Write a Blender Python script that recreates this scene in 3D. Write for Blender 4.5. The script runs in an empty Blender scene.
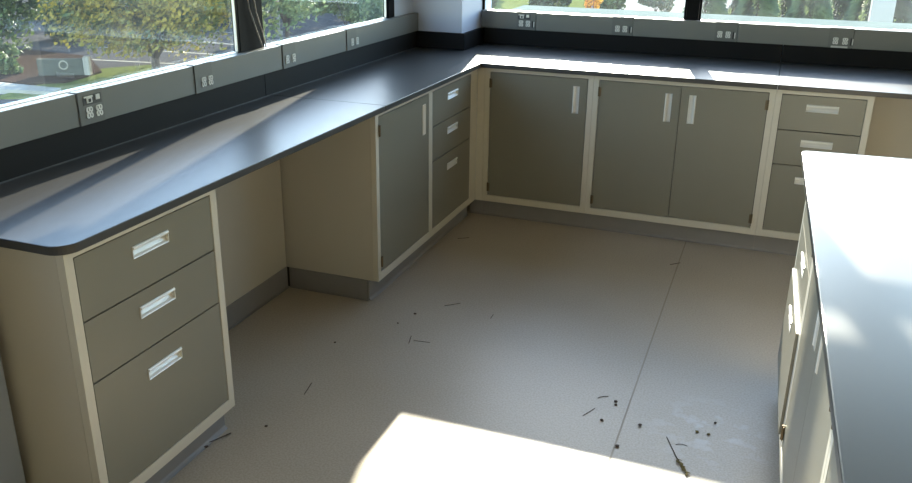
import bpy, bmesh, math, random
from mathutils import Vector, Matrix
random.seed(7)
SC = bpy.context.scene
COL = SC.collection

# ------------------------------------------------------------------ camera
YAW, PITCH, ROLL, FPX = 0.3550, -0.3637, 0.0137, 849.44
cp, sp_, cy_, sy_ = math.cos(PITCH), math.sin(PITCH), math.cos(YAW), math.sin(YAW)
fwd = Vector((-sy_*cp, cy_*cp, sp_)); right = Vector((cy_, sy_, 0)); up = right.cross(fwd)
c, s = math.cos(ROLL), math.sin(ROLL)
r2 = c*right + s*up; u2 = -s*right + c*up
cam = bpy.data.cameras.new('camera'); camo = bpy.data.objects.new('camera', cam); COL.objects.link(camo)
cam.sensor_width = 36; cam.lens = FPX*36/912; cam.clip_start = 0.05; cam.clip_end = 500
m = Matrix((r2, u2, -fwd)).transposed().to_4x4(); m.translation = Vector((1.5753, -4.5644, 1.6695))
camo.matrix_world = m
SC.camera = camo

# ------------------------------------------------------------------ light
w = bpy.data.worlds.new('world'); SC.world = w; w.use_nodes = True
nt = w.node_tree; nt.nodes.clear()
sky = nt.nodes.new('ShaderNodeTexSky'); sky.sky_type = 'NISHITA'; sky.sun_disc = False
sky.sun_elevation = math.radians(23); sky.sun_rotation = math.radians(-12); sky.air_density = 1.0; sky.dust_density = 0.3
bg = nt.nodes.new('ShaderNodeBackground'); bg.inputs['Strength'].default_value = 0.80
wo = nt.nodes.new('ShaderNodeOutputWorld')
nt.links.new(sky.outputs[0], bg.inputs[0]); nt.links.new(bg.outputs[0], wo.inputs[0])
sd = bpy.data.lights.new('sun', 'SUN'); sd.energy = 12.5; sd.angle = math.radians(0.55); sd.color = (1.0, 0.90, 0.75)
so = bpy.data.objects.new('sun', sd); COL.objects.link(so)
so.rotation_euler = Vector((0.2125, -1, -0.4275)).to_track_quat('-Z', 'Y').to_euler(); so.location = (-3, 15, 8)

def portal(name, loc, rot, sx, sy):
    l = bpy.data.lights.new(name, 'AREA'); l.shape = 'RECTANGLE'; l.size = sx; l.size_y = sy; l.cycles.is_portal = True
    o = bpy.data.objects.new(name, l); COL.objects.link(o); o.location = loc; o.rotation_euler = rot
portal('sky_portal', (-0.9, -1.6, 1.75), (0, -math.pi/2, 0), 1.3, 3.7)
portal('sky_portal', (-0.9, -5.3, 1.75), (0, -math.pi/2, 0), 1.3, 3.4)
portal('sky_portal', (2.1, 1.07, 1.82), (-math.pi/2, 0, 0), 4.9, 1.5)

SC.view_settings.view_transform = 'Standard'; SC.view_settings.look = 'None'
SC.view_settings.exposure = 1.08; SC.view_settings.gamma = 1; SC.view_settings.use_curve_mapping = False
SC.cycles.max_bounces = 10; SC.cycles.diffuse_bounces = 6; SC.cycles.transparent_max_bounces = 16
SC.cycles.sample_clamp_indirect = 6; SC.cycles.blur_glossy = 1.0; SC.cycles.caustics_reflective = False; SC.cycles.caustics_refractive = False

# ------------------------------------------------------------------ materials
def newmat(name):
    mt = bpy.data.materials.new(name); mt.use_nodes = True
    b = mt.node_tree.nodes['Principled BSDF']
    return mt, mt.node_tree, b
def mat(name, col, rough=0.5, metal=0.0, noise=0.0, nscale=20.0, bump=0.0, bscale=200.0, spec=0.5, col2=None):
    mt, t, b = newmat(name)
    b.inputs['Roughness'].default_value = rough; b.inputs['Metallic'].default_value = metal
    b.inputs['Specular IOR Level'].default_value = spec
    tc = t.nodes.new('ShaderNodeTexCoord')
    n = t.nodes.new('ShaderNodeTexNoise'); n.inputs['Scale'].default_value = nscale; n.inputs['Detail'].default_value = 4
    t.links.new(tc.outputs['Object'], n.inputs['Vector'])
    mx = t.nodes.new('ShaderNodeMix'); mx.data_type = 'RGBA'
    a = [x*(1-noise) for x in col]; z = [min(1, x*(1+noise)) for x in (col2 or col)]
    mx.inputs[6].default_value = (*a, 1); mx.inputs[7].default_value = (*z, 1)
    t.links.new(n.outputs['Fac'], mx.inputs[0]); t.links.new(mx.outputs[2], b.inputs['Base Color'])
    if bump:
        n2 = t.nodes.new('ShaderNodeTexNoise'); n2.inputs['Scale'].default_value = bscale
        t.links.new(tc.outputs['Object'], n2.inputs['Vector'])
        bp = t.nodes.new('ShaderNodeBump'); bp.inputs['Strength'].default_value = bump; bp.inputs['Distance'].default_value = 0.002
        t.links.new(n2.outputs['Fac'], bp.inputs['Height']); t.links.new(bp.outputs[0], b.inputs['Normal'])
    return mt
M = {}
M['frame'] = mat('beige_enamel', (0.60, 0.555, 0.46), 0.38, noise=0.03)
M['side'] = mat('beige_enamel_panel', (0.55, 0.505, 0.42), 0.42, noise=0.04, nscale=3)
M['door'] = mat('olive_grey_enamel', (0.215, 0.20, 0.155), 0.36, noise=0.03, nscale=8, bump=0.08, bscale=500)
M['inner'] = mat('dark_backing', (0.05, 0.045, 0.04), 0.8)  # dark tone for the shade behind door gaps, also on the plinths
M['pull'] = mat('satin_aluminium', (0.80, 0.79, 0.75), 0.42, metal=0.25, noise=0.02)
M['hinge'] = mat('bronze_hinge', (0.16, 0.12, 0.07), 0.45, metal=0.6, noise=0.2, nscale=60)
M['toe'] = mat('grey_vinyl_base', (0.25, 0.235, 0.225), 0.45, noise=0.05)
M['raceway'] = mat('grey_painted_metal', (0.175, 0.175, 0.16), 0.42, noise=0.03, nscale=5)
M['plate'] = mat('grey_outlet_plate', (0.15, 0.15, 0.138), 0.42, noise=0.03)
M['outlet'] = mat('white_outlet_plastic', (0.78, 0.77, 0.72), 0.35)
M['insert'] = mat('charcoal_insert', (0.06, 0.06, 0.06), 0.5)
M['slot'] = mat('dark_slot', (0.02, 0.02, 0.02), 0.6)
M['wall'] = mat('white_wall_paint', (0.55, 0.59, 0.69), 0.7, noise=0.03, nscale=2)
M['wall_warm'] = mat('cream_wall_paint', (0.72, 0.66, 0.54), 0.8, noise=0.02, nscale=2)
M['wall_blue'] = mat('blue_grey_column', (0.30, 0.34, 0.41), 0.7, noise=0.03, nscale=2)  # darker, bluer variant of the wall colour for the near column
M['ceiling'] = mat('white_ceiling_tile', (0.74, 0.72, 0.66), 0.9, noise=0.04, nscale=4)
M['black'] = mat('black_window_frame', (0.004, 0.004, 0.005), 0.6, spec=0.1)
M['alu'] = mat('aluminium_bead', (0.62, 0.62, 0.60), 0.4, metal=0.5)
M['sill'] = mat('white_sill', (0.80, 0.80, 0.78), 0.4)
M['cord'] = mat('grey_cord', (0.33, 0.30, 0.27), 0.7)
M['label'] = mat('paper_label', (0.62, 0.60, 0.55), 0.7)
M['joint'] = mat('dark_joint', (0.03, 0.03, 0.03), 0.6)
M['caulk'] = mat('grey_caulk', (0.10, 0.10, 0.10), 0.5)

def counter_mat(name, rough):
    mt, t, b = newmat(name)
    tc = t.nodes.new('ShaderNodeTexCoord')
    n = t.nodes.new('ShaderNodeTexNoise'); n.inputs['Scale'].default_value = 1.2; n.inputs['Detail'].default_value = 1
    t.links.new(tc.outputs['Object'], n.inputs['Vector'])
    cr = t.nodes.new('ShaderNodeMapRange'); cr.inputs[3].default_value = rough-0.02; cr.inputs[4].default_value = rough+0.02
    t.links.new(n.outputs['Fac'], cr.inputs[0]); t.links.new(cr.outputs[0], b.inputs['Roughness'])
    mx = t.nodes.new('ShaderNodeMix'); mx.data_type = 'RGBA'
    mx.inputs[6].default_value = (0.042, 0.041, 0.041, 1); mx.inputs[7].default_value = (0.052, 0.050, 0.048, 1)
    t.links.new(n.outputs['Fac'], mx.inputs[0]); t.links.new(mx.outputs[2], b.inputs['Base Color'])
    b.inputs['Specular IOR Level'].default_value = 0.52
    n2 = t.nodes.new('ShaderNodeTexNoise'); n2.inputs['Scale'].default_value = 260
    t.links.new(tc.outputs['Object'], n2.inputs['Vector'])
    bp = t.nodes.new('ShaderNodeBump'); bp.inputs['Strength'].default_value = 0.02; bp.inputs['Distance'].default_value = 0.0005
    t.links.new(n2.outputs['Fac'], bp.inputs['Height']); t.links.new(bp.outputs[0], b.inputs['Normal'])
    return mt
M['counter'] = counter_mat('black_epoxy_resin', 0.36)
M['splash'] = mat('black_epoxy_splash', (0.012, 0.011, 0.0105), 0.6, spec=0.15, noise=0.1, nscale=6)

def floor_mat():
    mt, t, b = newmat('speckled_vinyl_floor')
    tc = t.nodes.new('ShaderNodeTexCoord')
    n = t.nodes.new('ShaderNodeTexNoise'); n.inputs['Scale'].default_value = 140; n.inputs['Detail'].default_value = 3
    n3 = t.nodes.new('ShaderNodeTexNoise'); n3.inputs['Scale'].default_value = 1.6; n3.inputs['Detail'].default_value = 6
    for q in (n, n3): t.links.new(tc.outputs['Object'], q.inputs['Vector'])
    mx = t.nodes.new('ShaderNodeValToRGB')
    e = mx.color_ramp.elements
    e[0].position = 0.36; e[0].color = (0.42, 0.355, 0.275, 1); e[1].position = 0.62; e[1].color = (0.50, 0.43, 0.34, 1)
    t.links.new(n.outputs['Fac'], mx.inputs[0])
    m2 = t.nodes.new('ShaderNodeMix'); m2.data_type = 'RGBA'; m2.blend_type = 'MULTIPLY'; m2.inputs[0].default_value = 1.0
    r = t.nodes.new('ShaderNodeValToRGB'); r.color_ramp.elements[0].position = 0.3; r.color_ramp.elements[0].color = (0.90, 0.89, 0.87, 1)
    r.color_ramp.elements[1].position = 0.65
    t.links.new(n3.outputs['Fac'], r.inputs[0]); t.links.new(mx.outputs[0], m2.inputs[6]); t.links.new(r.outputs[0], m2.inputs[7])
    # dried white spill marks near the island
    sepm = t.nodes.new('ShaderNodeVectorMath'); sepm.operation = 'DISTANCE'; sepm.inputs[1].default_value = (1.53, -1.86, 0.0)
    t.links.new(tc.outputs['Object'], sepm.inputs[0])
    n4 = t.nodes.new('ShaderNodeTexNoise'); n4.inputs['Scale'].default_value = 13; n4.inputs['Detail'].default_value = 5
    t.links.new(tc.outputs['Object'], n4.inputs['Vector'])
    mr = t.nodes.new('ShaderNodeMapRange'); mr.inputs[1].default_value = 0.26; mr.inputs[2].default_value = 0.02
    t.links.new(sepm.outputs['Value'], mr.inputs[0])
    ml = t.nodes.new('ShaderNodeMath'); ml.operation = 'MULTIPLY'; t.links.new(mr.outputs[0], ml.inputs[0])
    mr2 = t.nodes.new('ShaderNodeMapRange'); mr2.inputs[1].default_value = 0.52; mr2.inputs[2].default_value = 0.6; mr2.inputs[4].default_value = 0.45
    t.links.new(n4.outputs['Fac'], mr2.inputs[0]); t.links.new(mr2.outputs[0], ml.inputs[1])
    m3 = t.nodes.new('ShaderNodeMix'); m3.data_type = 'RGBA'; m3.inputs[7].default_value = (0.62, 0.63, 0.64, 1)
    t.links.new(ml.outputs[0], m3.inputs[0]); t.links.new(m2.outputs[2], m3.inputs[6])
    t.links.new(m3.outputs[2], b.inputs['Base Color'])
    b.inputs['Roughness'].default_value = 0.40; b.inputs['Specular IOR Level'].default_value = 0.5
    bp = t.nodes.new('ShaderNodeBump'); bp.inputs['Strength'].default_value = 0.05; bp.inputs['Distance'].default_value = 0.001
    t.links.new(n.outputs['Fac'], bp.inputs['Height']); t.links.new(bp.outputs[0], b.inputs['Normal'])
    return mt
M['floor'] = floor_mat()

def glass_mat():
    mt = bpy.data.materials.new('dusty_window_glass'); mt.use_nodes = True; t = mt.node_tree; t.nodes.clear()
    tr = t.nodes.new('ShaderNodeBsdfTransparent'); tr.inputs[0].default_value = (0.90, 0.93, 0.92, 1)
    gl = t.nodes.new('ShaderNodeBsdfGlossy'); gl.inputs['Roughness'].default_value = 0.02
    fr = t.nodes.new('ShaderNodeFresnel'); fr.inputs[0].default_value = 1.45
    m1 = t.nodes.new('ShaderNodeMixShader')
    fm = t.nodes.new('ShaderNodeMath'); fm.operation = 'MULTIPLY'; fm.inputs[1].default_value = 0.35; t.links.new(fr.outputs[0], fm.inputs[0])
    t.links.new(fm.outputs[0], m1.inputs[0]); t.links.new(tr.outputs[0], m1.inputs[1]); t.links.new(gl.outputs[0], m1.inputs[2])
    du = t.nodes.new('ShaderNodeBsdfTranslucent'); du.inputs[0].default_value = (0.85, 0.9, 0.95, 1)
    tc = t.nodes.new('ShaderNodeTexCoord'); n = t.nodes.new('ShaderNodeTexNoise'); n.inputs['Scale'].default_value = 2.5; n.inputs['Detail'].default_value = 5
    t.links.new(tc.outputs['Object'], n.inputs['Vector'])
    mr = t.nodes.new('ShaderNodeMapRange'); mr.inputs[1].default_value = 0.35; mr.inputs[2].default_value = 0.7
    mr.inputs[3].default_value = 0.004; mr.inputs[4].default_value = 0.016
    t.links.new(n.outputs['Fac'], mr.inputs[0])
    m2 = t.nodes.new('ShaderNodeMixShader'); t.links.new(mr.outputs[0], m2.inputs[0])
    t.links.new(m1.outputs[0], m2.inputs[1]); t.links.new(du.outputs[0], m2.inputs[2])
    o = t.nodes.new('ShaderNodeOutputMaterial'); t.links.new(m2.outputs[0], o.inputs[0])
    return mt
M['glass'] = glass_mat()
def leaf_mat(name, a, b_):
    mt, t, b = newmat(name)
    tc = t.nodes.new('ShaderNodeTexCoord'); n = t.nodes.new('ShaderNodeTexNoise'); n.inputs['Scale'].default_value = 1.3; n.inputs['Detail'].default_value = 5
    t.links.new(tc.outputs['Object'], n.inputs['Vector'])
    r = t.nodes.new('ShaderNodeValToRGB'); r.color_ramp.elements[0].position = 0.38; r.color_ramp.elements[0].color = (*a, 1)
    r.color_ramp.elements[1].position = 0.6; r.color_ramp.elements[1].color = (*b_, 1)
    t.links.new(n.outputs['Fac'], r.inputs[0]); t.links.new(r.outputs[0], b.inputs['Base Color'])
    b.inputs['Roughness'].default_value = 0.55
    tl = t.nodes.new('ShaderNodeBsdfTranslucent'); t.links.new(r.outputs[0], tl.inputs[0])
    mx = t.nodes.new('ShaderNodeMixShader'); mx.inputs[0].default_value = 0.30
    t.links.new(b.outputs[0], mx.inputs[1]); t.links.new(tl.outputs[0], mx.inputs[2])
    t.links.new(mx.outputs[0], t.nodes['Material Output'].inputs[0])
    return mt
M['leaf_yellow'] = leaf_mat('yellow_green_leaves', (0.09, 0.13, 0.04), (0.44, 0.33, 0.04))
M['leaf_green'] = leaf_mat('green_leaves', (0.035, 0.07, 0.028), (0.11, 0.155, 0.05))
M['leaf_dark'] = leaf_mat('dark_green_leaves', (0.020, 0.042, 0.022), (0.065, 0.10, 0.04))
M['leaf_lime'] = leaf_mat('lime_leaves', (0.11, 0.17, 0.06), (0.27, 0.31, 0.11))
M['orange'] = leaf_mat('orange_flowers', (0.6, 0.25, 0.03), (0.8, 0.45, 0.05))
M['bark'] = mat('tree_bark', (0.10, 0.075, 0.06), 0.9, noise=0.3, nscale=12)
M['asphalt'] = mat('asphalt', (0.075, 0.072, 0.072), 0.85, spec=0.0, noise=0.1, nscale=3)
M['line'] = mat('road_paint', (0.38, 0.35, 0.28), 0.7, spec=0.0)
M['grass'] = mat('lawn_grass', (0.07, 0.095, 0.03), 0.9, spec=0.0, noise=0.25, nscale=4, col2=(0.13, 0.145, 0.05))
M['mulch'] = mat('bark_mulch', (0.050, 0.034, 0.027), 0.95, spec=0.0, noise=0.35, nscale=9)
M['concrete'] = mat('concrete', (0.30, 0.29, 0.25), 0.85, spec=0.0, noise=0.08, nscale=5)
M['ledge'] = mat('hazy_band_ledge', (0.13, 0.155, 0.14), 0.9, spec=0.0, noise=0.2, nscale=4)
M['steel'] = mat('dark_post_paint', (0.06, 0.07, 0.09), 0.5)
M['mossy'] = mat('mossy_stone', (0.075, 0.08, 0.065), 0.9, noise=0.3, nscale=5)
M['stalk'] = mat('dry_grass_stalk', (0.07, 0.055, 0.04), 0.9)
M['dryleaf'] = mat('dry_leaf_bits', (0.15, 0.11, 0.035), 0.9, noise=0.3, nscale=60)
M['crumb'] = mat('dark_grit', (0.09, 0.06, 0.045), 0.9)

# ------------------------------------------------------------------ helpers
def box(bm, x0, x1, y0, y1, z0, z1):
    v = [bm.verts.new(p) for p in ((x0,y0,z0),(x1,y0,z0),(x1,y1,z0),(x0,y1,z0),(x0,y0,z1),(x1,y0,z1),(x1,y1,z1),(x0,y1,z1))]
    for f in ((0,3,2,1),(4,5,6,7),(0,1,5,4),(1,2,6,5),(2,3,7,6),(3,0,4,7)): bm.faces.new([v[i] for i in f])
def prism(bm, poly, z0, z1):
    a = [bm.verts.new((x, y, z0)) for x, y in poly]; b = [bm.verts.new((x, y, z1)) for x, y in poly]
    n = len(poly); bm.faces.new(a[::-1]); bm.faces.new(b)
    for i in range(n): bm.faces.new((a[i], a[(i+1) % n], b[(i+1) % n], b[i]))
def extr_x(bm, prof, x0, x1):          # prof: list of (y,z)
    a = [bm.verts.new((x0, y, z)) for y, z in prof]; b = [bm.verts.new((x1, y, z)) for y, z in prof]
    n = len(prof); bm.faces.new(a); bm.faces.new(b[::-1])
    for i in range(n): bm.faces.new((a[i], b[i], b[(i+1) % n], a[(i+1) % n]))
def cyl(bm, p, q, r0, r1=None, n=8):
    r1 = r0 if r1 is None else r1
    p = Vector(p); q = Vector(q); d = (q-p).normalized()
    a = d.orthogonal().normalized(); b = d.cross(a)
    A = [bm.verts.new(p+r0*(a*math.cos(t)+b*math.sin(t))) for t in [2*math.pi*i/n for i in range(n)]]
    B = [bm.verts.new(q+r1*(a*math.cos(t)+b*math.sin(t))) for t in [2*math.pi*i/n for i in range(n)]]
    bm.faces.new(A[::-1]); bm.faces.new(B)
    for i in range(n): bm.faces.new((A[i], A[(i+1) % n], B[(i+1) % n], B[i]))
def obj(name, bm, m_, parent=None, bevel=0, smooth=False):
    bmesh.ops.recalc_face_normals(bm, faces=bm.faces)
    me = bpy.data.meshes.new(name); bm.to_mesh(me); bm.free()
    me.materials.append(M[m_] if isinstance(m_, str) else m_)
    o = bpy.data.objects.new(name, me); COL.objects.link(o)
    if parent: o.parent = parent
    if bevel:
        b = o.modifiers.new('bevel', 'BEVEL'); b.width = bevel; b.segments = 2; b.limit_method = 'ANGLE'
    if smooth:
        for p in me.polygons: p.use_smooth = True
    return o
def bxo(name, m_, parent, *b, bevel=0):
    bm = bmesh.new(); box(bm, *b); return obj(name, bm, m_, parent, bevel)
def thing(name, label, cat, loc=(0,0,0), rotz=0, group=None):
    o = bpy.data.objects.new(name, None); COL.objects.link(o); o.location = loc; o.rotation_euler = (0,0,rotz)
    o.empty_display_size = 0.1
    o['label'] = label; o['category'] = cat
    if group: o['group'] = group
    return o
def tag(o, label, cat, group=None):
    o['label'] = label; o['category'] = cat
    if group: o['group'] = group
    return o
def struct(name, bm, m_, parent=None, bevel=0):
    o = obj(name, bm, m_, parent, bevel)
    if not parent: o['kind'] = 'structure'
    return o
def sbox(name, m_, *b, bevel=0, parent=None):
    bm = bmesh.new(); box(bm, *b); return struct(name, bm, m_, parent, bevel)

ZT, ZC, ZB = 0.914, 0.889, 0.102     # worktop surface, cabinet top, frame bottom
SILL = 1.122; HEAD = 2.36; HEADB = 2.53; CEIL = 2.80
XR, YN = 6.0, -8.0                   # room extents right / behind the camera

# ------------------------------------------------------------------ room shell
sbox('floor', 'floor', -0.80, XR, YN, 0.97, -0.12, 0.0)
sbox('trim_1', mat('floor_weld_seam', (0.33, 0.27, 0.20), 0.6), 1.234, 1.240, -7.9, 0.04, 0.0, 0.0004)
sbox('ceiling', 'ceiling', -0.80, XR, YN, 0.97, CEIL, CEIL+0.1)
bm = bmesh.new()
box(bm, -0.610, -0.57, YN, 0.40, 0, 1.10)                 # below the windows
box(bm, -0.80, -0.57, YN, 0.40, HEAD, CEIL)
box(bm, -0.610, -0.5705, 0.13, 0.40, 1.10, HEAD)            # wall beside the far jamb
box(bm, -0.80, -0.57, YN, -6.9, 1.10, HEAD)
struct('wall_left', bm, 'wall')
bm = bmesh.new()
box(bm, -0.24, XR, 0.77, 0.82, 0, 1.10)
box(bm, -0.24, XR, 0.77, 0.82, HEADB, CEIL)
box(bm, 4.6, XR, 0.77, 0.82, 1.10, HEADB)
struct('wall_back', bm, 'wall')
sbox('wall_column_corner', 'wall', -0.745, -0.247, 0.40, 0.97, 0, CEIL, bevel=0.004)
sbox('wall_column_near', 'wall_blue', -0.57, -0.240, -3.66, -3.118, 0, CEIL, bevel=0.004)
sbox('wall_right', 'wall_warm', XR, XR+0.1, YN, 0.97, 0, CEIL)
sbox('wall_front', 'wall_warm', -0.80, XR, YN-0.1, YN, 0, CEIL)
sbox('trim_2', 'sill', -0.600, -0.5705, -6.9, 0.13, 1.1005, 1.120)
sbox('trim_3', 'raceway', -0.239, 4.6, 0.7705, 0.81, 1.1005, 1.120)

# windows: left wall (three lights) and back wall
def window(name, axis, a0, a1, pos, HEAD=2.36, transom=None):
    e = bpy.data.objects.new(name, None); COL.objects.link(e); e['kind'] = 'structure'
    e.location = (pos, (a0+a1)/2, SILL) if axis == 'x' else ((a0+a1)/2, pos, SILL)
    def bb(nm, m_, u0, u1, d0, d1, z0, z1):
        bm = bmesh.new()
        if axis == 'x': box(bm, pos-d1, pos-d0, u0, u1, z0, z1)
        else: box(bm, u0, u1, pos+d0, pos+d1, z0, z1)
        bmesh.ops.translate(bm, verts=bm.verts, vec=-Vector(e.location))
        return obj(nm, bm, m_, e)
    bb('window_frame', 'black', a0, a0+0.012, -0.004, 0.017, 1.1205, HEAD)
    bb('window_frame', 'black', a1-0.012, a1, -0.004, 0.017, 1.1205, HEAD)
    bb('window_frame', 'black', a0+0.012, a1-0.012, -0.004, 0.017, HEAD-0.03, HEAD)
    bb('glazing_bead', 'alu', a0+0.012, a1-0.012, 0.0, 0.016, 1.1205, 1.1245)
    if axis == 'x': bb('glazing_bead', 'alu', a1-0.019, a1-0.0125, -0.002, 0.009, 1.1275, HEAD-0.031)
    bb('glass_pane', 'glass', a0+0.012, a1-0.013, 0.010, 0.014, 1.1275, HEAD-0.031)
    if transom: bb('transom_bar', 'black', a0+0.012, a1-0.012, -0.004, 0.017, transom[0], transom[1])
    return e
window('window_1', 'x', -3.40, -1.442, -0.580)
window('window_2', 'x', -1.268, 0.048, -0.580)
window('window_3', 'x', -6.9, -3.70, -0.580)
window('window_4', 'y', -0.2465, 1.031, 0.785, HEADB, (2.352, 2.440))
window('window_5', 'y', 1.105, 2.30, 0.785, HEADB, (2.352, 2.440))
window('window_6', 'y', 2.375, 4.6, 0.785, HEADB, (2.352, 2.440))
sbox('trim_4', 'black', -0.602, -0.574, -1.440, -1.270, 1.1205, HEAD)   # wide mullion, left wall
sbox('trim_5', 'black', -0.602, -0.571, 0.050, 0.1295, 1.1205, HEAD)
sbox('trim_6', 'black', 1.033, 1.103, 0.774, 0.86, 1.1205, HEADB)
sbox('trim_7', 'black', 2.302, 2.373, 0.774, 0.86, 1.1205, HEADB)
sbox('trim_8', 'black', -0.68, -0.574, -3.70, -3.40, 1.1205, HEAD)

# ------------------------------------------------------------------ cabinets
def panel(bm, x0, x1, z0, z1, y0, y1, hole=None):
    if not hole: box(bm, x0, x1, y0, y1, z0, z1); return
    hx0, hx1, hz0, hz1 = hole
    def ring(y):
        return [bm.verts.new((x, y, z)) for x, z in ((x0,z0),(x1,z0),(x1,z1),(x0,z1))], [bm.verts.new((x, y, z)) for x, z in ((hx0,hz0),(hx1,hz0),(hx1,hz1),(hx0,hz1))]
    A, a = ring(y0); B, b = ring(y1)
    for i in range(4):
        j = (i+1) % 4
        bm.faces.new((A[i], A[j], a[j], a[i])); bm.faces.new((B[j], B[i], b[i], b[j]))
        bm.faces.new((A[i], B[i], B[j], A[j])); bm.faces.new((a[i], a[j], b[j], b[i]))
def pull_mesh(L=0.150, H=0.036):
    # recessed pull: rounded lip on top, undercut pocket, sloped back (local: centred, front towards -Y)
    bm = bmesh.new(); h = H/2
    prof = [(0.0, h), (-0.0035, h-0.001), (-0.0055, h-0.004), (-0.005, h-0.008), (-0.002, h-0.0105), (0.003, h-0.0095), (0.012, h-0.007),
            (0.0145, h-0.012), (0.013, h-0.017), (0.006, -h+0.007), (-0.0005, -h+0.0025), (-0.002, -h), (0.004, -h), (0.019, h-0.018), (0.019, h)]
    extr_x(bm, prof, -L/2+0.0015, L/2-0.0015)
    for sx in (-1, 1): box(bm, min(sx*L/2, sx*(L/2-0.0015)), max(sx*L/2, sx*(L/2-0.0015)), -0.002, 0.019, -h, h)
    return bm
def add_pull(parent, cx, cz, y, vertical=0):
    bm = pull_mesh()
    if vertical:   # lip towards -x (1) or +x (-1)
        bmesh.ops.rotate(bm, verts=bm.verts, matrix=Matrix.Rotation(-math.pi/2*vertical, 3, 'Y'))
    bmesh.ops.translate(bm, verts=bm.verts, vec=(cx, y, cz))
    return obj('recessed_pull', bm, 'pull', parent)
def hinge(parent, x, z, side):
    bm = bmesh.new()
    for k in range(5): cyl(bm, (x, -0.004, z-0.025+k*0.0102), (x, -0.004, z-0.0155+k*0.0102), 0.0048)
    box(bm, min(x, x+side*0.012), max(x, x+side*0.012), -0.0045, -0.0025, z-0.024, z+0.024)
    return obj('hinge', bm, 'hinge', parent)
DZ = [(0.687, 0.863), (0.506, 0.682), (0.143, 0.501)]
SW = 0.030
def cabinet(name, label, w, depth, loc, rotz, kind, ls=SW, rs=SW, pullout=0.0, toe_l=0.0, toe_r=0.0, group=None, toe=True):
    t = thing(name, label, 'cabinet', loc, rotz, group)
    bm = bmesh.new(); box(bm, 0.0, w, 0.0262, depth, ZB, ZC-0.002)
    obj('carcass', bm, 'side', t)
    bm = bmesh.new()                      # thin dark sheet standing in for the shade behind the gaps
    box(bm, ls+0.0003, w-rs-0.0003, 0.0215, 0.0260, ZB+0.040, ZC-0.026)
    obj('gap_shade', bm, 'inner', t)
    bm = bmesh.new()
    panel(bm, 0, w, ZB, ZC-0.001, 0.0, 0.026, (ls, w-rs, 0.140, 0.866))
    obj('face_frame', bm, 'frame', t, bevel=0.0012)
    g = 0.003
    if kind == 'drawers':
        for i, (z0, z1) in enumerate(DZ):
            d = obj_drawer(t, ls+g, w-rs-g, z0, z1, -pullout if i == 2 else 0.0)
    else:
        xs = [(ls+g, w-rs-g)] if kind in ('doorL', 'doorR') else [(ls+g, w/2-0.0015), (w/2+0.0015, w-rs-g)]
        sides = {'doorL': ['L'], 'doorR': ['R'], 'double': ['L', 'R']}[kind]     # hinge side
        for (x0, x1), sd_ in zip(xs, sides):
            hx = (x1-0.060) if sd_ == 'L' else (x0+0.060)
            bm = bmesh.new(); cz = 0.747
            panel(bm, x0, x1, 0.143, 0.863, 0.001, 0.019, (hx-0.0181, hx+0.0181, cz-0.0751, cz+0.0751))
            d = obj('door', bm, 'door', t)
            add_pull(d, hx, cz, 0.001, 1 if sd_ == 'L' else -1)
            ex = x0-0.001 if sd_ == 'L' else x1+0.001
            for z in (0.803, 0.192): hinge(d, ex, z, 1 if sd_ == 'L' else -1)
    if toe:
        bm = bmesh.new()
        prof = [(0.050, ZB-0.001), (0.050, 0.012), (0.046, 0.005), (0.038, 0.0003), (0.058, 0.0003), (0.058, ZB-0.001)]
        extr_x(bm, prof, toe_l, w-toe_r)
        obj('toe_kick', bm, 'toe', t)
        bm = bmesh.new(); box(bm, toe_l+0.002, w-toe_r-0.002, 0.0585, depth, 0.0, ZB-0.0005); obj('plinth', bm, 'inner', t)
    return t
def obj_drawer(t, x0, x1, z0, z1, dy):
    cx = (x0+x1)/2; cz = z1-0.060 if z1 > 0.6 else z1-0.076
    bm = bmesh.new(); panel(bm, x0, x1, z0, z1, 0.001+dy, 0.019+dy, (cx-0.0751, cx+0.0751, cz-0.0181, cz+0.0181))
    d = obj('drawer', bm, 'door', t)
    add_pull(d, cx, cz, 0.001+dy)
    if dy:
        bm = bmesh.new(); box(bm, x0+0.01, x1-0.01, 0.0192+dy, 0.026, z0+0.01, z1-0.012); obj('drawer_box', bm, 'side', d)
    return d
LROT = math.pi/2
cabinet('drawer_cabinet', 'beige three-drawer base cabinet under the near end of the left worktop', 0.622, 0.56, (0, -3.089, 0), LROT, 'drawers', toe_l=0.05)
cabinet('door_cabinet', 'beige base cabinet with one tall door, beside the open knee space', 0.629, 0.56, (0, -1.329, 0), LROT, 'doorL', rs=0.022)
cabinet('drawer_cabinet', 'narrow beige three-drawer cabinet tucked in the left run next to the inner corner', 0.700, 0.56, (0, -0.700, 0), LROT, 'drawers', ls=0.022, rs=0.105, toe_r=0.0)
cabinet('door_cabinet', 'beige base cabinet with a single wide door, first of the back run from the corner', 0.6185, 0.74, (0.0455, 0, 0), 0, 'doorL')
cabinet('door_cabinet', 'wide beige base cabinet with a pair of doors, middle of the back run', 0.928, 0.74, (0.6645, 0, 0), 0, 'double')
cabinet('drawer_cabinet', 'beige three-drawer base cabinet of the back run, partly behind the island worktop', 0.452, 0.74, (1.593, 0, 0), 0, 'drawers')
# corner filler
t = thing('corner_filler', 'narrow beige filler strip closing the inner corner between both cabinet runs', 'filler panel', (0, 0, 0))
bxo('filler_panel', 'frame', t, 0.0005, 0.0445, 0.0005, 0.02, ZB, ZC-0.001)
bm = bmesh.new(); extr_x(bm, [(0.050, ZB-0.001), (0.050, 0.012), (0.046, 0.005), (0.038, 0.0003), (0.058, 0.0003), (0.058, ZB-0.001)], -0.0495, 0.0445)
obj('toe_kick', bm, 'toe', t)

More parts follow.
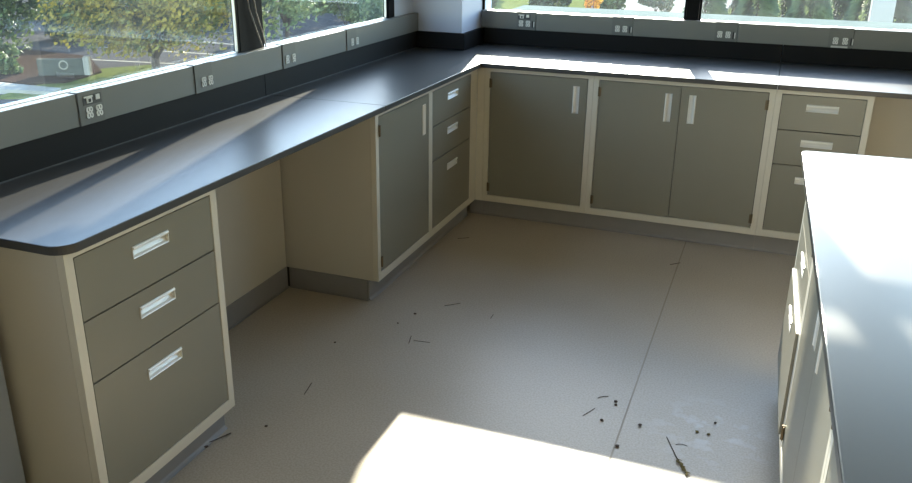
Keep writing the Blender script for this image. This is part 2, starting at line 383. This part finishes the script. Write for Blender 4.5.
# knee spaces
t = thing('knee_space_panel', 'plain beige back panel with grey vinyl base inside the open knee space', 'panel', (-0.50, -1.9, 0))
bm = bmesh.new(); box(bm, 0.0, 0.02, -0.565, 0.560, 0.10, ZC-0.002); obj('panel', bm, 'side', t)
bm = bmesh.new(); box(bm, 0.0, 0.024, -0.565, 0.560, 0.0, 0.108); box(bm, 0.024, 0.030, -0.565, 0.560, 0.0, 0.008); obj('vinyl_base', bm, 'toe', t, bevel=0.002)
bm = bmesh.new()
box(bm, -0.470, -0.058, -1.3345, -1.3295, 0.0, 0.103); box(bm, -0.470, -0.050, -1.3400, -1.3345, 0.0, 0.007)
side_base = obj('baseboard_left', bm, 'toe', None, bevel=0.002); side_base['kind'] = 'structure'
t = thing('knee_space_panel', 'plain beige filler panel right of the back run drawers, above the island worktop edge', 'panel', (2.6, 0.28, 0))
bm = bmesh.new(); box(bm, -0.55, 1.3, 0, 0.02, 0.10, ZC-0.002); obj('panel', bm, 'side', t)
bm = bmesh.new(); box(bm, -0.55, 1.3, -0.004, 0, 0.0, 0.108); obj('vinyl_base', bm, 'toe', t)

# ------------------------------------------------------------------ worktop (L-shaped)
wt = thing('worktop', 'black resin L-shaped worktop with low splashback along both windowed walls', 'worktop', (-0.2, 0.2, 0.889))
def slab(poly, parent=wt, name='slab', m_='counter', z0=0.8895, z1=ZT, off=(-0.2, 0.2, 0.889), bevel=0.002):
    bm = bmesh.new(); prism(bm, [(x-off[0], y-off[1]) for x, y in poly], z0-off[2], z1-off[2]); return obj(name, bm, m_, parent, bevel)
def arc(cx, cy, r, a0, a1, n=8): return [(cx+r*math.cos(math.radians(a0+(a1-a0)*i/n)), cy+r*math.sin(math.radians(a0+(a1-a0)*i/n))) for i in range(n+1)]
E_ = 0.029
slab([(-0.5695, -3.116)] + arc(E_-0.055, -3.116+0.055, 0.055, -90, 0) + [(E_, -1.2835), (-0.5695, -1.2835)])
slab([(-0.5695, -1.2815), (E_, -1.2815), (E_, -E_), (1.5945, -E_), (1.5945, 0.7695), (-0.2395, 0.7695), (-0.2395, 0.3995), (-0.5695, 0.3995)])
slab([(1.5965, -E_), (3.9, -E_), (3.9, 0.7695), (1.5965, 0.7695)])
def wbox(name, m_, x0, x1, y0, y1, z0, z1, parent=wt, off=(-0.2, 0.2, 0.889), bevel=0):
    bm = bmesh.new(); box(bm, x0-off[0], x1-off[0], y0-off[1], y1-off[1], z0-off[2], z1-off[2]); return obj(name, bm, m_, parent, bevel)
SZ = 1.015
wbox('splashback', 'splash', -0.5695, -0.540, -3.116, -1.3255, ZT+0.0005, SZ, bevel=0.002)
wbox('splashback', 'splash', -0.5695, -0.540, -1.3235, 0.3995, ZT+0.0005, SZ, bevel=0.002)
wbox('splashback', 'splash', -0.540, -0.2215, 0.381, 0.3995, ZT+0.0005, SZ, bevel=0.002)
wbox('splashback', 'splash', -0.2395, -0.2215, 0.3995, 0.741, ZT+0.0005, SZ)
wbox('splashback', 'splash', -0.2395, 1.5945, 0.741, 0.7695, ZT+0.0005, SZ, bevel=0.002)
wbox('splashback', 'splash', 1.5965, 3.9, 0.741, 0.7695, ZT+0.0005, SZ, bevel=0.002)
wbox('caulk_line', 'caulk', -0.540, -0.5375, -3.116, 0.381, ZT+0.0003, ZT+0.0028)

# ------------------------------------------------------------------ raceways with outlets (modelled in local strip space)
def raceway(label, length_segs, loc, rotz, plates, wide=0.11):
    """local: x along, front to -Y at y=0, z from 0 (bottom) to 0.108"""
    t = thing('surface_raceway', label, 'raceway', loc, rotz)
    H = 0.107
    for a, b in length_segs:
        bm = bmesh.new(); box(bm, a+0.001, b-0.001, 0, 0.036, 0, H); obj('cover', bm, 'raceway', t, bevel=0.0015)
    for p in plates:
        x0, w_, kind, ox, proud = p['x'], p['w'], p['kind'], p['o'], p.get('proud', 0.004)
        bm = bmesh.new(); box(bm, x0, x0+w_, -proud, -0.0005, 0.0, H+0.003); 
        box(bm, x0, x0+w_, -0.0005, 0.030, H+0.0005, H+0.003)
        pl = obj('outlet_plate', bm, 'plate', t, bevel=0.001)
        sp = p.get('sp', 0.046)
        for k in range(2):
            cx = ox+k*sp
            bm = bmesh.new()
            for zc in (0.029, 0.048):
                n = 16; pts = []
                for i in range(n):
                    a = 2*math.pi*i/n; pts.append((cx+0.0145*math.cos(a)*p.get('sx', 1), zc+max(-0.0090, min(0.0090, 0.0145*math.sin(a)))))
                f = [bm.verts.new((x, -proud-0.003, z)) for x, z in pts]; g = [bm.verts.new((x, -proud-0.0003, z)) for x, z in pts]
                bm.faces.new(f); bm.faces.new(g[::-1])
                for i in range(n): bm.faces.new((f[i], f[(i+1) % n], g[(i+1) % n], g[i]))
            rc = obj('receptacle', bm, 'outlet', pl)
            # plug slots as recessed-looking dark pieces in the same sub-part (second material)
            me = rc.data; me.materials.append(M['slot']); b2 = bmesh.new(); b2.from_mesh(me); n0 = len(b2.faces)
            for zc in (0.029, 0.048):
                for dx, hh in ((-0.006, 0.0045), (0.006, 0.0038)):
                    box(b2, cx+dx-0.0014, cx+dx+0.0014, -proud-0.0034, -proud-0.0029, zc-0.001-hh+0.002, zc+hh+0.001)
                box(b2, cx-0.002, cx+0.002, -proud-0.0034, -proud-0.0029, zc-0.009, zc-0.0055)
            b2.faces.ensure_lookup_table()
            for f in b2.faces[n0:]: f.material_index = 1
            bmesh.ops.recalc_face_normals(b2, faces=b2.faces); b2.to_mesh(me); b2.free()
        if 'data' in kind:
            bm = bmesh.new(); box(bm, ox-0.022, ox+0.060, -proud-0.0012, -proud-0.0002, 0.064, 0.096); obj('data_insert', bm, 'insert', pl)
            bm = bmesh.new()
            box(bm, ox-0.018, ox+0.020, -proud-0.004, -proud-0.0014, 0.088, 0.093); box(bm, ox-0.008, ox+0.016, -proud-0.004, -proud-0.0014, 0.070, 0.0875)
            obj('data_jack', bm, 'outlet', pl)
            bm = bmesh.new(); box(bm, ox-0.001, ox+0.010, -proud-0.0048, -proud-0.0041, 0.073, 0.084); obj('jack_port', bm, 'slot', pl)
            bm = bmesh.new(); box(bm, ox+0.033, ox+0.051, -proud-0.004, -proud-0.0014, 0.076, 0.093); obj('data_jack', bm, 'outlet', pl)
        if 'switch' in kind:
            bm = bmesh.new(); box(bm, ox+sp+0.026, ox+sp+0.034, -proud-0.004, -proud-0.0002, 0.016, 0.056); obj('breaker', bm, 'slot', pl)
            bm = bmesh.new(); box(bm, ox+sp+0.036, ox+sp+0.041, -proud-0.003, -proud-0.0002, 0.020, 0.052); obj('breaker_trim', bm, 'outlet', pl)
        if 'label' in kind:
            bm = bmesh.new(); box(bm, x0+0.018, x0+0.105, -proud-0.0012, -proud-0.0002, 0.001, 0.011); obj('label_strip', bm, 'label', pl)
    return t
# left raceway: local x = world y - (-3.112)
L0 = -3.112
segs = [(0, -2.435-L0), (-2.435-L0, -1.825-L0), (-1.825-L0, -1.185-L0), (-1.185-L0, -0.560-L0), (-0.560-L0, 0.3995-L0)]
pls = [dict(x=-2.434-L0, w=0.112, kind='data', o=-2.391-L0, sp=0.044), dict(x=-1.826-L0, w=0.112, kind='', o=-1.775-L0, sp=0.044),
       dict(x=-1.184-L0, w=0.112, kind='', o=-1.149-L0, sp=0.056), dict(x=-0.559-L0, w=0.112, kind='', o=-0.500-L0, sp=0.056)]
raceway('long grey metal raceway with four outlet plates below the left windows', segs, (-0.532, L0, 1.0155), math.pi/2, pls)
R0 = -0.238
segs = [(0, 0.126-R0), (0.126-R0, 0.732-R0), (0.732-R0, 1.338-R0), (1.338-R0, 1.955-R0), (1.955-R0, 2.56-R0), (2.56-R0, 4.1-R0)]
pls = [dict(x=0.000-R0, w=0.125, kind='data switch', o=0.030-R0, sp=0.045, proud=0.0015), dict(x=0.606-R0, w=0.125, kind='switch', o=0.640-R0, sp=0.045, proud=0.0015),
       dict(x=1.212-R0, w=0.125, kind='switch', o=1.240-R0, sp=0.046, proud=0.0015), dict(x=1.828-R0, w=0.126, kind='switch label', o=1.866-R0, sp=0.050, proud=0.003)]
raceway('grey metal raceway with outlet plates below the back windows, right of the corner column', segs, (R0, 0.733, 1.0155), 0, pls)

# blind cords hanging in front of the wide mullion
def cord(pts, label):
    bm = bmesh.new()
    for a, b in zip(pts, pts[1:]): cyl(bm, a, b, 0.003, n=6)
    tag(obj('blind_cord', bm, 'cord', None, smooth=True), label, 'cord', 'cords hanging against the black mullion')
cx = -0.566
cord([(cx, -1.395, 2.30), (cx, -1.385, 1.42), (cx+0.004, -1.375, 1.30), (cx+0.008, -1.335, 1.20), (cx+0.014, -1.305, 1.1265)], 'thin grey blind cord hanging against the black mullion, nearer the yellow tree')
cord([(cx, -1.335, 2.30), (cx, -1.345, 1.42), (cx+0.004, -1.325, 1.28), (cx+0.010, -1.295, 1.19), (cx+0.014, -1.280, 1.1265)], 'thin grey blind cord hanging against the black mullion, farther from the yellow tree')

# ------------------------------------------------------------------ island
IA = math.atan2(-1, 0.0231)
ix = lambda y: 1.735+0.0231*(-1.36-y)
D = Vector((0.0231, -1, 0)).normalized()
def ipos(y): return (ix(y), y, 0)
cabinet('drawer_cabinet', 'beige three-drawer island cabinet with its bottom drawer slightly pulled out', 0.620, 0.60, ipos(-1.44), IA, 'drawers', pullout=0.010)
cabinet('door_cabinet', 'beige double-door island cabinet with brass hinges, in front of the island drawers', 0.930, 0.60, tuple(Vector(ipos(-1.44))+D*0.622), IA, 'double')
cabinet('door_cabinet', 'beige island cabinet at the near end, mostly outside the bottom right of view', 0.360, 0.60, tuple(Vector(ipos(-1.44))+D*1.554), IA, 'doorL')
it = thing('island_worktop', 'black resin island worktop in the right foreground, glossy with sunlight', 'worktop', (1.70, -1.375, 0.889), IA)
# local: x along island (towards camera), y away (+x world); left-front edge at y=0
bm = bmesh.new()
far_skew = 0.020
poly = arc(0.025, 0.025, 0.025, 270, 180, 6) + [(-0.045, 0.90)] + [(2.075, 0.90)] + arc(2.075-0.012, 0.012, 0.012, 0, -90, 4)
prism(bm, poly, 0.0005, 0.025); obj('slab', bm, 'counter', it, bevel=0.003)

# ------------------------------------------------------------------ floor debris
def bit(name, label, cat, x, y, L, ang, m_, r=0.0016, bend=0.0, group=None):
    bm = bmesh.new(); n = 4; pts = []
    for i in range(n+1):
        tt = i/n-0.5; pts.append(Vector((x+L*tt*math.cos(ang)-bend*(0.25-tt*tt)*math.sin(ang), y+L*tt*math.sin(ang)+bend*(0.25-tt*tt)*math.cos(ang), r+0.0006)))
    for a, b in zip(pts, pts[1:]): cyl(bm, a, b, r, r*0.8, n=5)
    return tag(obj(name, bm, m_), label, cat, group)
def crumb(label, x, y, s_=0.006, m_='crumb', name='dirt_crumb'):
    bm = bmesh.new(); bmesh.ops.create_icosphere(bm, subdivisions=1, radius=s_)
    for v in bm.verts: v.co = Vector((v.co.x*random.uniform(.7, 1.3), v.co.y*random.uniform(.7, 1.3), v.co.z*0.5*random.uniform(.7, 1.2)))
    zmin = min(v.co.z for v in bm.verts)
    bmesh.ops.translate(bm, verts=bm.verts, vec=(x, y, -zmin+0.0003))
    return tag(obj(name, bm, m_), label, 'crumb', 'bits of dirt on the floor')
G = 'dry stalks on the floor'
def stalk(label, p, q, bend=0.0, m_='stalk', r=0.0016):
    x, y = (p[0]+q[0])/2, (p[1]+q[1])/2
    bit('dry_stalk', label, 'stalk', x, y, math.hypot(q[0]-p[0], q[1]-p[1]), math.atan2(q[1]-p[1], q[0]-p[0]), m_, r, bend, G)
stalk('dark thin stalk lying along the floor in front of the knee space', (0.275, -1.590), (0.292, -1.655))
stalk('short pale stalk pointing right from the crossed pair on the open floor', (0.300, -1.622), (0.372, -1.615), m_='bark', r=0.0012)
stalk('dark straight stalk lying alone left of the sunlit patch', (0.078, -2.092), (0.094, -2.175))
stalk('thin stalk lying slanted in front of the single tall door', (0.296, -1.255), (0.355, -1.200), r=0.0013)
stalk('long pale stalk beside the toe kick of the near drawer cabinet', (-0.045, -2.565), (-0.010, -2.490), m_='bark', r=0.0022)
stalk('tiny upright-looking stalk in the middle of the floor', (0.535, -1.300), (0.533, -1.255), r=0.0013)
stalk('faint stalk close to the inner corner toe kick', (0.045, -0.410), (0.100, -0.370), r=0.0014)
stalk('slanted stalk left of the floor seam near the sunlit patch', (1.095, -1.93), (1.125, -1.865), r=0.0013)
stalk('small bent stalk near the top left of the slanted one by the seam', (1.120, -1.79), (1.155, -1.765), bend=0.02, r=0.0012)
stalk('brown stalk lying by the floor seam close to the back cabinets', (1.200, -0.345), (1.245, -0.30), r=0.0018, m_='bark')
stalk('small curled stalk on the floor right of the sunlit edge', (1.43, -1.99), (1.468, -1.985), bend=0.03, r=0.0012)
crumb('dark crumb on the floor in front of the knee space, left of the crossed stalks', 0.003, -1.765, 0.0065)
crumb('dark crumb on the floor below the single tall door', 0.205, -1.385, 0.007)
crumb('small crumb between the knee space and the crossed stalks', 0.172, -1.500, 0.005)
crumb('oval crumb on the floor near the drawer cabinet corner', 0.079, -2.411, 0.007)
crumb('dark lump at the end of the long pale stalk by the toe kick', -0.040, -2.590, 0.007)
crumb('dark crumb just left of the floor seam, upper of two', 1.187, -1.79, 0.007)
crumb('dark crumb just left of the floor seam, lower of two', 1.192, -1.815, 0.006)
crumb('dark crumb on the floor seam at the edge of the sunlight', 1.246, -2.075, 0.008)
crumb('dark crumb right of the floor seam', 1.297, -1.917, 0.008)
crumb('flat dark crumb left of the floor seam, nearest the sunlit patch', 1.165, -1.935, 0.008)
crumb('brown crumb on the whitish spill mark, left of its neighbour', 1.490, -1.885, 0.007, 'dryleaf', 'leaf_crumb')
crumb('brown crumb on the whitish spill mark, nearest the island', 1.530, -1.885, 0.007, 'dryleaf', 'leaf_crumb')
crumb('small dark crumb on the far part of the spill mark', 1.545, -1.80, 0.005)
# crushed green-brown leaf sprig
t = thing('dried_sprig', 'crushed greenish dried sprig on the floor near the bottom edge of the view', 'sprig', (1.46, -2.10, 0))
bm = bmesh.new(); cyl(bm, (-0.065, 0.145, 0.002), (-0.02, 0.04, 0.002), 0.0014, n=5); cyl(bm, (-0.02, 0.04, 0.002), (0.025, -0.05, 0.003), 0.0018, n=5); obj('stem', bm, 'stalk', t)
R = random.Random(2)
for k in range(7):
    bm = bmesh.new(); px_ = -0.012+k*0.006+R.uniform(-.006, .006); py_ = 0.022-k*0.012; a = R.uniform(0, 6.28); L = R.uniform(0.008, 0.015)
    c_, s_ = math.cos(a), math.sin(a); q = [(L, 0, .006), (0, L*.5, .003), (-L, 0, .004), (0, -L*.5, .007)]
    v1 = [bm.verts.new((px_+x*c_-y*s_, py_+x*s_+y*c_, z)) for x, y, z in q]; v0 = [bm.verts.new((px_+x*c_-y*s_, py_+x*s_+y*c_, z-0.0015)) for x, y, z in q]
    bm.faces.new(v1); bm.faces.new(v0[::-1])
    for i in range(4): bm.faces.new((v0[i], v0[(i+1) % 4], v1[(i+1) % 4], v1[i]))
    obj('leaf', bm, 'dryleaf', t)

# ------------------------------------------------------------------ outside
GZ = -3.0
def gpoly(name, m_, poly, z, th=0.05):
    bm = bmesh.new(); prism(bm, poly, z-th, z); o = obj(name, bm, m_); o['kind'] = 'structure'; return o
gpoly('ground', 'asphalt', [(-120, -60), (60, -60), (60, 140), (-120, 140)], GZ-0.01)
gpoly('lawn', 'grass', [(-17.9, 12.2), (-16.6, 12.8), (-16.3, 17.2), (-17.6, 18.4), (-18.5, 17.2), (-18.9, 15.6), (-18.2, 14)], GZ+0.04)
gpoly('mulch_bed', 'mulch', [(-18.6, 13.9), (-17.7, 14.6), (-18.0, 16.4), (-20.5, 18.6), (-24.5, 19.0), (-25, 15.5), (-21, 13.9)], GZ+0.09)
gpoly('curb', 'concrete', [(-19.6, 12.6), (-16.7, 13.1), (-16.9, 13.6), (-19.6, 13.6)], GZ+0.13, 0.15)
gpoly('lawn', 'grass', [(-26, 35.8), (-16, 35.2), (-14, 40), (-24, 41.5)], GZ+0.03)
gpoly('plaza', 'concrete', [(-8.5, 37.5), (-1.5, 37.5), (-1.5, 60), (-9.5, 60)], GZ+0.03)
gpoly('lawn', 'grass', [(-16, 36), (-8.6, 36), (-9.6, 60), (-22, 60)], GZ+0.02)
gpoly('lawn', 'grass', [(-1.4, 36), (14, 36), (14, 60), (-1.4, 60)], GZ+0.02)
bm = bmesh.new(); box(bm, -0.23, 5.0, 0.821, 1.70, 0.98, 1.075)
o = struct('trim_9', bm, 'ledge')  # ledge standing in for the pale hazy band above the back sill
for (ax, ay, bx_, by_) in ((-21.9, 18.3, -17.3, 19.0), (-22.5, 20.9, -16.3, 21.4), (-23.6, 24.0, -16.0, 23.6), (-25.5, 27.2, -17, 26.3)):
    bm = bmesh.new(); d = Vector((bx_-ax, by_-ay, 0)).normalized(); n_ = Vector((-d.y, d.x, 0))*0.07
    prism(bm, [(ax-n_.x, ay-n_.y), (bx_-n_.x, by_-n_.y), (bx_+n_.x, by_+n_.y), (ax+n_.x, ay+n_.y)], GZ-0.01, GZ-0.004)
    tag(obj('parking_line', bm, 'line'), {18.3: 'pale parking bay line nearest the window, behind the yellow tree', 20.9: 'second pale parking bay line beyond the yellow tree', 24.0: 'third pale parking bay line across the asphalt', 27.2: 'farthest pale parking bay line across the asphalt'}[ay], 'road marking', 'parking bay lines')

def leaves(bm, centre, rad, n, size, blobs, seed, squash=1.0, hollow=0.55):
    R = random.Random(seed); C_ = Vector(centre); subs = []
    for i in range(blobs):
        while True:
            v = Vector([R.uniform(-1, 1) for _ in range(3)])
            if hollow*0.6 < v.length < 0.85: break
        subs.append((Vector((v.x*rad[0], v.y*rad[1], v.z*rad[2])), R.uniform(0.22, 0.42)))
    for i in range(n):
        s0, k = R.choice(subs)
        v = Vector([R.gauss(0, 1) for _ in range(3)]).normalized()*(R.random()**0.35)*k
        p = C_+s0+Vector((v.x*rad[0], v.y*rad[1], v.z*rad[2]))
        a = Vector([R.gauss(0, 1) for _ in range(3)]).normalized(); b = a.orthogonal().normalized(); s_ = size*R.uniform(0.6, 1.3)
        t_ = a.cross(b)
        q = [bm.verts.new(p+b*s_), bm.verts.new(p+t_*s_*0.55), bm.verts.new(p-b*s_), bm.verts.new(p-t_*s_*0.55)]
        bm.faces.new(q)
def tree(label, x, y, base, cz, rad, leaf, n=3500, size=0.11, blobs=26, seed=1, trunk=0.14, forks=5, group=None, name='leafy_tree', cat='tree', low=0.28):
    t = thing(name, label, cat, (x, y, base), 0, group)
    R = random.Random(seed+100)
    bm = bmesh.new(); h = cz-base; fk = h*low if h > 1 else 0.1
    cyl(bm, (0, 0, 0), (0.03, 0.02, fk), trunk, trunk*0.85)
    for i in range(forks):
        a = 2*math.pi*(i+R.random()*0.6)/forks; rr = R.uniform(0.35, 0.7)
        p1 = Vector((math.cos(a)*rad[0]*rr*0.5, math.sin(a)*rad[1]*rr*0.5, fk+(h-fk)*0.45)); p2 = Vector((math.cos(a)*rad[0]*rr, math.sin(a)*rad[1]*rr, h*0.98+R.uniform(0, .3)*rad[2]))
        cyl(bm, (0.02, 0.01, fk*0.93), p1, trunk*0.55, trunk*0.35, 6); cyl(bm, p1, p2, trunk*0.35, trunk*0.12, 5)
        p3 = p1+Vector((math.cos(a+1)*rad[0]*0.3, math.sin(a+1)*rad[1]*0.3, rad[2]*0.4)); cyl(bm, p1, p3, trunk*0.22, trunk*0.08, 5)
    obj('trunk', bm, 'bark', t, smooth=True)
    bm = bmesh.new(); leaves(bm, (0, 0, h), rad, n, size, blobs, seed)
    obj('crown', bm, leaf, t)
    return t
def shrub(label, x, y, rad, leaf, n=1500, size=0.09, seed=1, group=None, base=None):
    b = GZ if base is None else base
    t = thing('shrub', label, 'shrub', (x, y, b), 0, group)
    bm = bmesh.new()
    for k in range(4): cyl(bm, (0, 0, 0), (math.cos(k*1.6)*rad[0]*.4, math.sin(k*1.6)*rad[1]*.4, rad[2]*1.1), 0.03, 0.015, 5)
    obj('stems', bm, 'bark', t)
    bm = bmesh.new(); leaves(bm, (0, 0, rad[2]), rad, n, size, 14, seed, hollow=0.2); obj('foliage', bm, leaf, t)
TG = 'trees across the parking lot'
tree('tree with yellow-green foliage and low forking trunk outside the left window', -17.0, 17.7, GZ, 0.0, (3.2, 3.2, 2.7), 'leaf_yellow', n=32000, size=0.078, blobs=90, seed=3, trunk=0.14, forks=8, low=0.13)
tree('dark bushy tree at the left edge of the left window, beyond the curb', -22.4, 16.4, GZ, 0.2, (2.1, 2.4, 2.9), 'leaf_green', n=15000, size=0.09, blobs=40, seed=5, trunk=0.16, group=None)
tree('green tree between the dark pole and the left edge of the window', -29.4, 21.6, GZ, 0.1, (2.7, 2.7, 3.0), 'leaf_dark', n=6500, size=0.12, blobs=40, seed=6)
tree('dense dark green tree right behind the dark pole', -31.6, 31.0, GZ, 0.3, (2.7, 2.7, 3.1), 'leaf_green', n=6500, size=0.12, blobs=40, seed=7)
tree('green tree behind the yellow tree, right of the dark pole', -25.2, 34.6, GZ, 0.3, (2.3, 2.3, 3.0), 'leaf_dark', n=6500, size=0.12, blobs=40, seed=8)
tree('loose yellowish green tree filling the window just left of the black mullion', -15.3, 22.9, GZ, 0.3, (2.0, 2.0, 2.7), 'leaf_lime', n=5000, size=0.11, blobs=30, seed=9, trunk=0.10)
tree('dark green tree behind the pale pole, right of the black mullion', -21.6, 40.5, GZ, 0.6, (2.6, 2.6, 3.3), 'leaf_dark', n=4500, size=0.19, blobs=30, seed=11)
tree('small forked tree at the right end of the left windows, by the black frame', -17.6, 36.9, GZ, 1.4, (1.9, 1.9, 1.7), 'leaf_green', n=2500, size=0.15, seed=13, trunk=0.2, forks=6)
shrub('lime green bush right of the pale pole, just beyond the far left window', -15.7, 28.5, (1.9, 1.8, 1.85), 'leaf_lime', n=10000, size=0.10, seed=15)
shrub('lime green bush near the right end of the left windows, lower than its neighbour', -15.0, 32.2, (1.6, 1.6, 1.3), 'leaf_lime', n=5500, size=0.10, seed=16)
shrub('pale green low bush beside the mullion at the foot of the far left window', -18.0, 24.9, (0.65, 0.65, 0.75), 'leaf_lime', n=1500, size=0.09, seed=17)
shrub('brownish low shrub on the mulch bed at the left edge of the window', -20.8, 14.9, (1.2, 0.9, 0.55), 'leaf_green', n=2600, size=0.11, seed=18)
shrub('dark bush behind the yellow tree, left part', -24.5, 22.5, (1.8, 1.8, 1.5), 'leaf_dark', n=4500, size=0.11, seed=61)
shrub('dark bush behind the yellow tree, right part', -23.6, 26.4, (1.8, 1.8, 1.5), 'leaf_green', n=4500, size=0.11, seed=62)
shrub('dark bush beyond the parking lot, seen just left of the black mullion', -21.9, 30.0, (1.8, 1.8, 1.5), 'leaf_dark', n=4500, size=0.11, seed=63)
# distant tree belt
R = random.Random(4)
belt = [(-67, 22), (-64, 31), (-60, 39.5), (-55, 47.5), (-49, 54.5), (-42.5, 61), (-34.5, 66), (-26, 69), (-17.5, 71), (-8.5, 72), (0.5, 72), (9.5, 72), (18.5, 71)]
for i, (x, y) in enumerate(belt):
    t = tree('tall dark green tree in the distant belt seen through the windows', x, y, GZ, 1.0+R.uniform(-.4, .6), (3.9, 3.9, 4.4), 'leaf_dark', n=2600, size=0.38, blobs=26, seed=30+i, trunk=0.3, group='distant belt of trees')
# hedge rows behind the back windows
names = ['by the corner column', 'second from the corner column', 'left of the orange flowers', 'behind the orange flowers', 'right of the orange flowers']
for i, (x, y) in enumerate([(-12.6, 38.3), (-10.2, 40.9), (-9.4, 38.2), (-7.2, 42.4), (-5.0, 44.0)]):
    shrub('green bush outside the back window, '+names[i], x, y, (1.15, 1.0, 1.25-0.1*i), 'leaf_green' if i % 2 else 'leaf_dark', n=2400, size=0.12, seed=50+i, group=None)
for i, (x, nm) in enumerate([(-15.4, 'leftmost of the rear row'), (-12.2, 'middle of the rear row'), (-9.1, 'rightmost of the rear row')]):
    shrub('tall green bush outside the back window, '+nm, x, 47.5, (1.35, 1.2, 1.7), 'leaf_green', n=4500, size=0.13, seed=90+i)
names = ['just right of the black mullion', 'second from the black mullion', 'third from the black mullion', 'between the mullion and the concrete post', 'fourth left of the concrete post', 'third left of the concrete post', 'next left of the concrete post', 'behind the concrete post', 'right of the concrete post']
for i, x in enumerate([-2.2, -1.0, 0.3, 1.5, 2.75, 4.0, 5.35, 6.6, 8.2]):
    t = thing('conifer', 'dark green conifer outside the back window, '+names[i], 'tree', (x, 41.6+2.5*(i % 2), GZ))
    bm = bmesh.new(); cyl(bm, (0, 0, 0), (0, 0, 2.4), 0.06, 0.02); obj('trunk', bm, 'bark', t)
    bm = bmesh.new(); RR = random.Random(80+i)
    for k in range(4200):
        h = RR.random()**0.8; rad = 0.98*(1-h)+0.06; a = RR.uniform(0, 6.283); rr = rad*RR.uniform(0.6, 1.05)
        p = Vector((rr*math.cos(a), rr*math.sin(a), 0.02+h*3.1)); d = Vector((math.cos(a), math.sin(a), -0.35)).normalized(); sd2 = d.orthogonal().normalized()*0.06
        bm.faces.new([bm.verts.new(p-sd2), bm.verts.new(p+d*0.28), bm.verts.new(p+sd2), bm.verts.new(p-d*0.07)])
    obj('foliage', bm, 'leaf_dark' if i % 2 else 'leaf_green', t)
shrub('small bush of orange flowers outside the back window', -7.6, 39.9, (0.5, 0.5, 0.85), 'orange', n=900, size=0.09, seed=71)
bm = bmesh.new(); box(bm, 3.12, 3.52, 13.8, 14.2, GZ, 4.0)
tag(obj('concrete_post', bm, 'concrete', None, bevel=0.01), 'pale square concrete post outside the back window at the right edge', 'post')
t = thing('light_pole', 'dark slim pole rising behind the yellow-green tree, upper left window', 'pole', (-29.3, 27.3, GZ))
bm = bmesh.new(); cyl(bm, (0, 0, 0), (0, 0, 9), 0.13, 0.10); obj('shaft', bm, 'steel', t); bm = bmesh.new(); cyl(bm, (0, 0, 0), (0, 0, 0.5), 0.3, 0.3, 12); obj('footing', bm, 'concrete', t)
t = thing('light_pole', 'pale slim pole outside, just right of the black mullion', 'pole', (-18.0, 26.7, GZ))
bm = bmesh.new(); cyl(bm, (0, 0, 0), (0, 0, 7), 0.07, 0.06); obj('shaft', bm, 'concrete', t); bm = bmesh.new(); cyl(bm, (0, 0, 0), (0, 0, 0.2), 0.16, 0.16, 12); obj('footing', bm, 'concrete', t)
t = thing('low_wall', 'low grey wall with a round emblem standing on the mulch bed', 'wall', (-18.5, 15.45, GZ+0.08))
t.rotation_euler = (0, 0, math.radians(30))
bm = bmesh.new(); box(bm, -0.75, 0.55, -0.10, 0.10, 0, 0.50); obj('wall_slab', bm, 'mossy', t, bevel=0.02)
bm = bmesh.new(); box(bm, 0.56, 0.74, -0.13, 0.13, 0, 0.56); obj('end_pier', bm, 'concrete', t, bevel=0.02)
bm = bmesh.new()
for i in range(18):
    a = 2*math.pi*i/18; b = 2*math.pi*(i+1)/18
    cyl(bm, (0.0+0.12*math.cos(a), -0.11, 0.32+0.12*math.sin(a)), (0.0+0.12*math.cos(b), -0.11, 0.32+0.12*math.sin(b)), 0.022, n=5)
obj('round_emblem', bm, 'line', t)
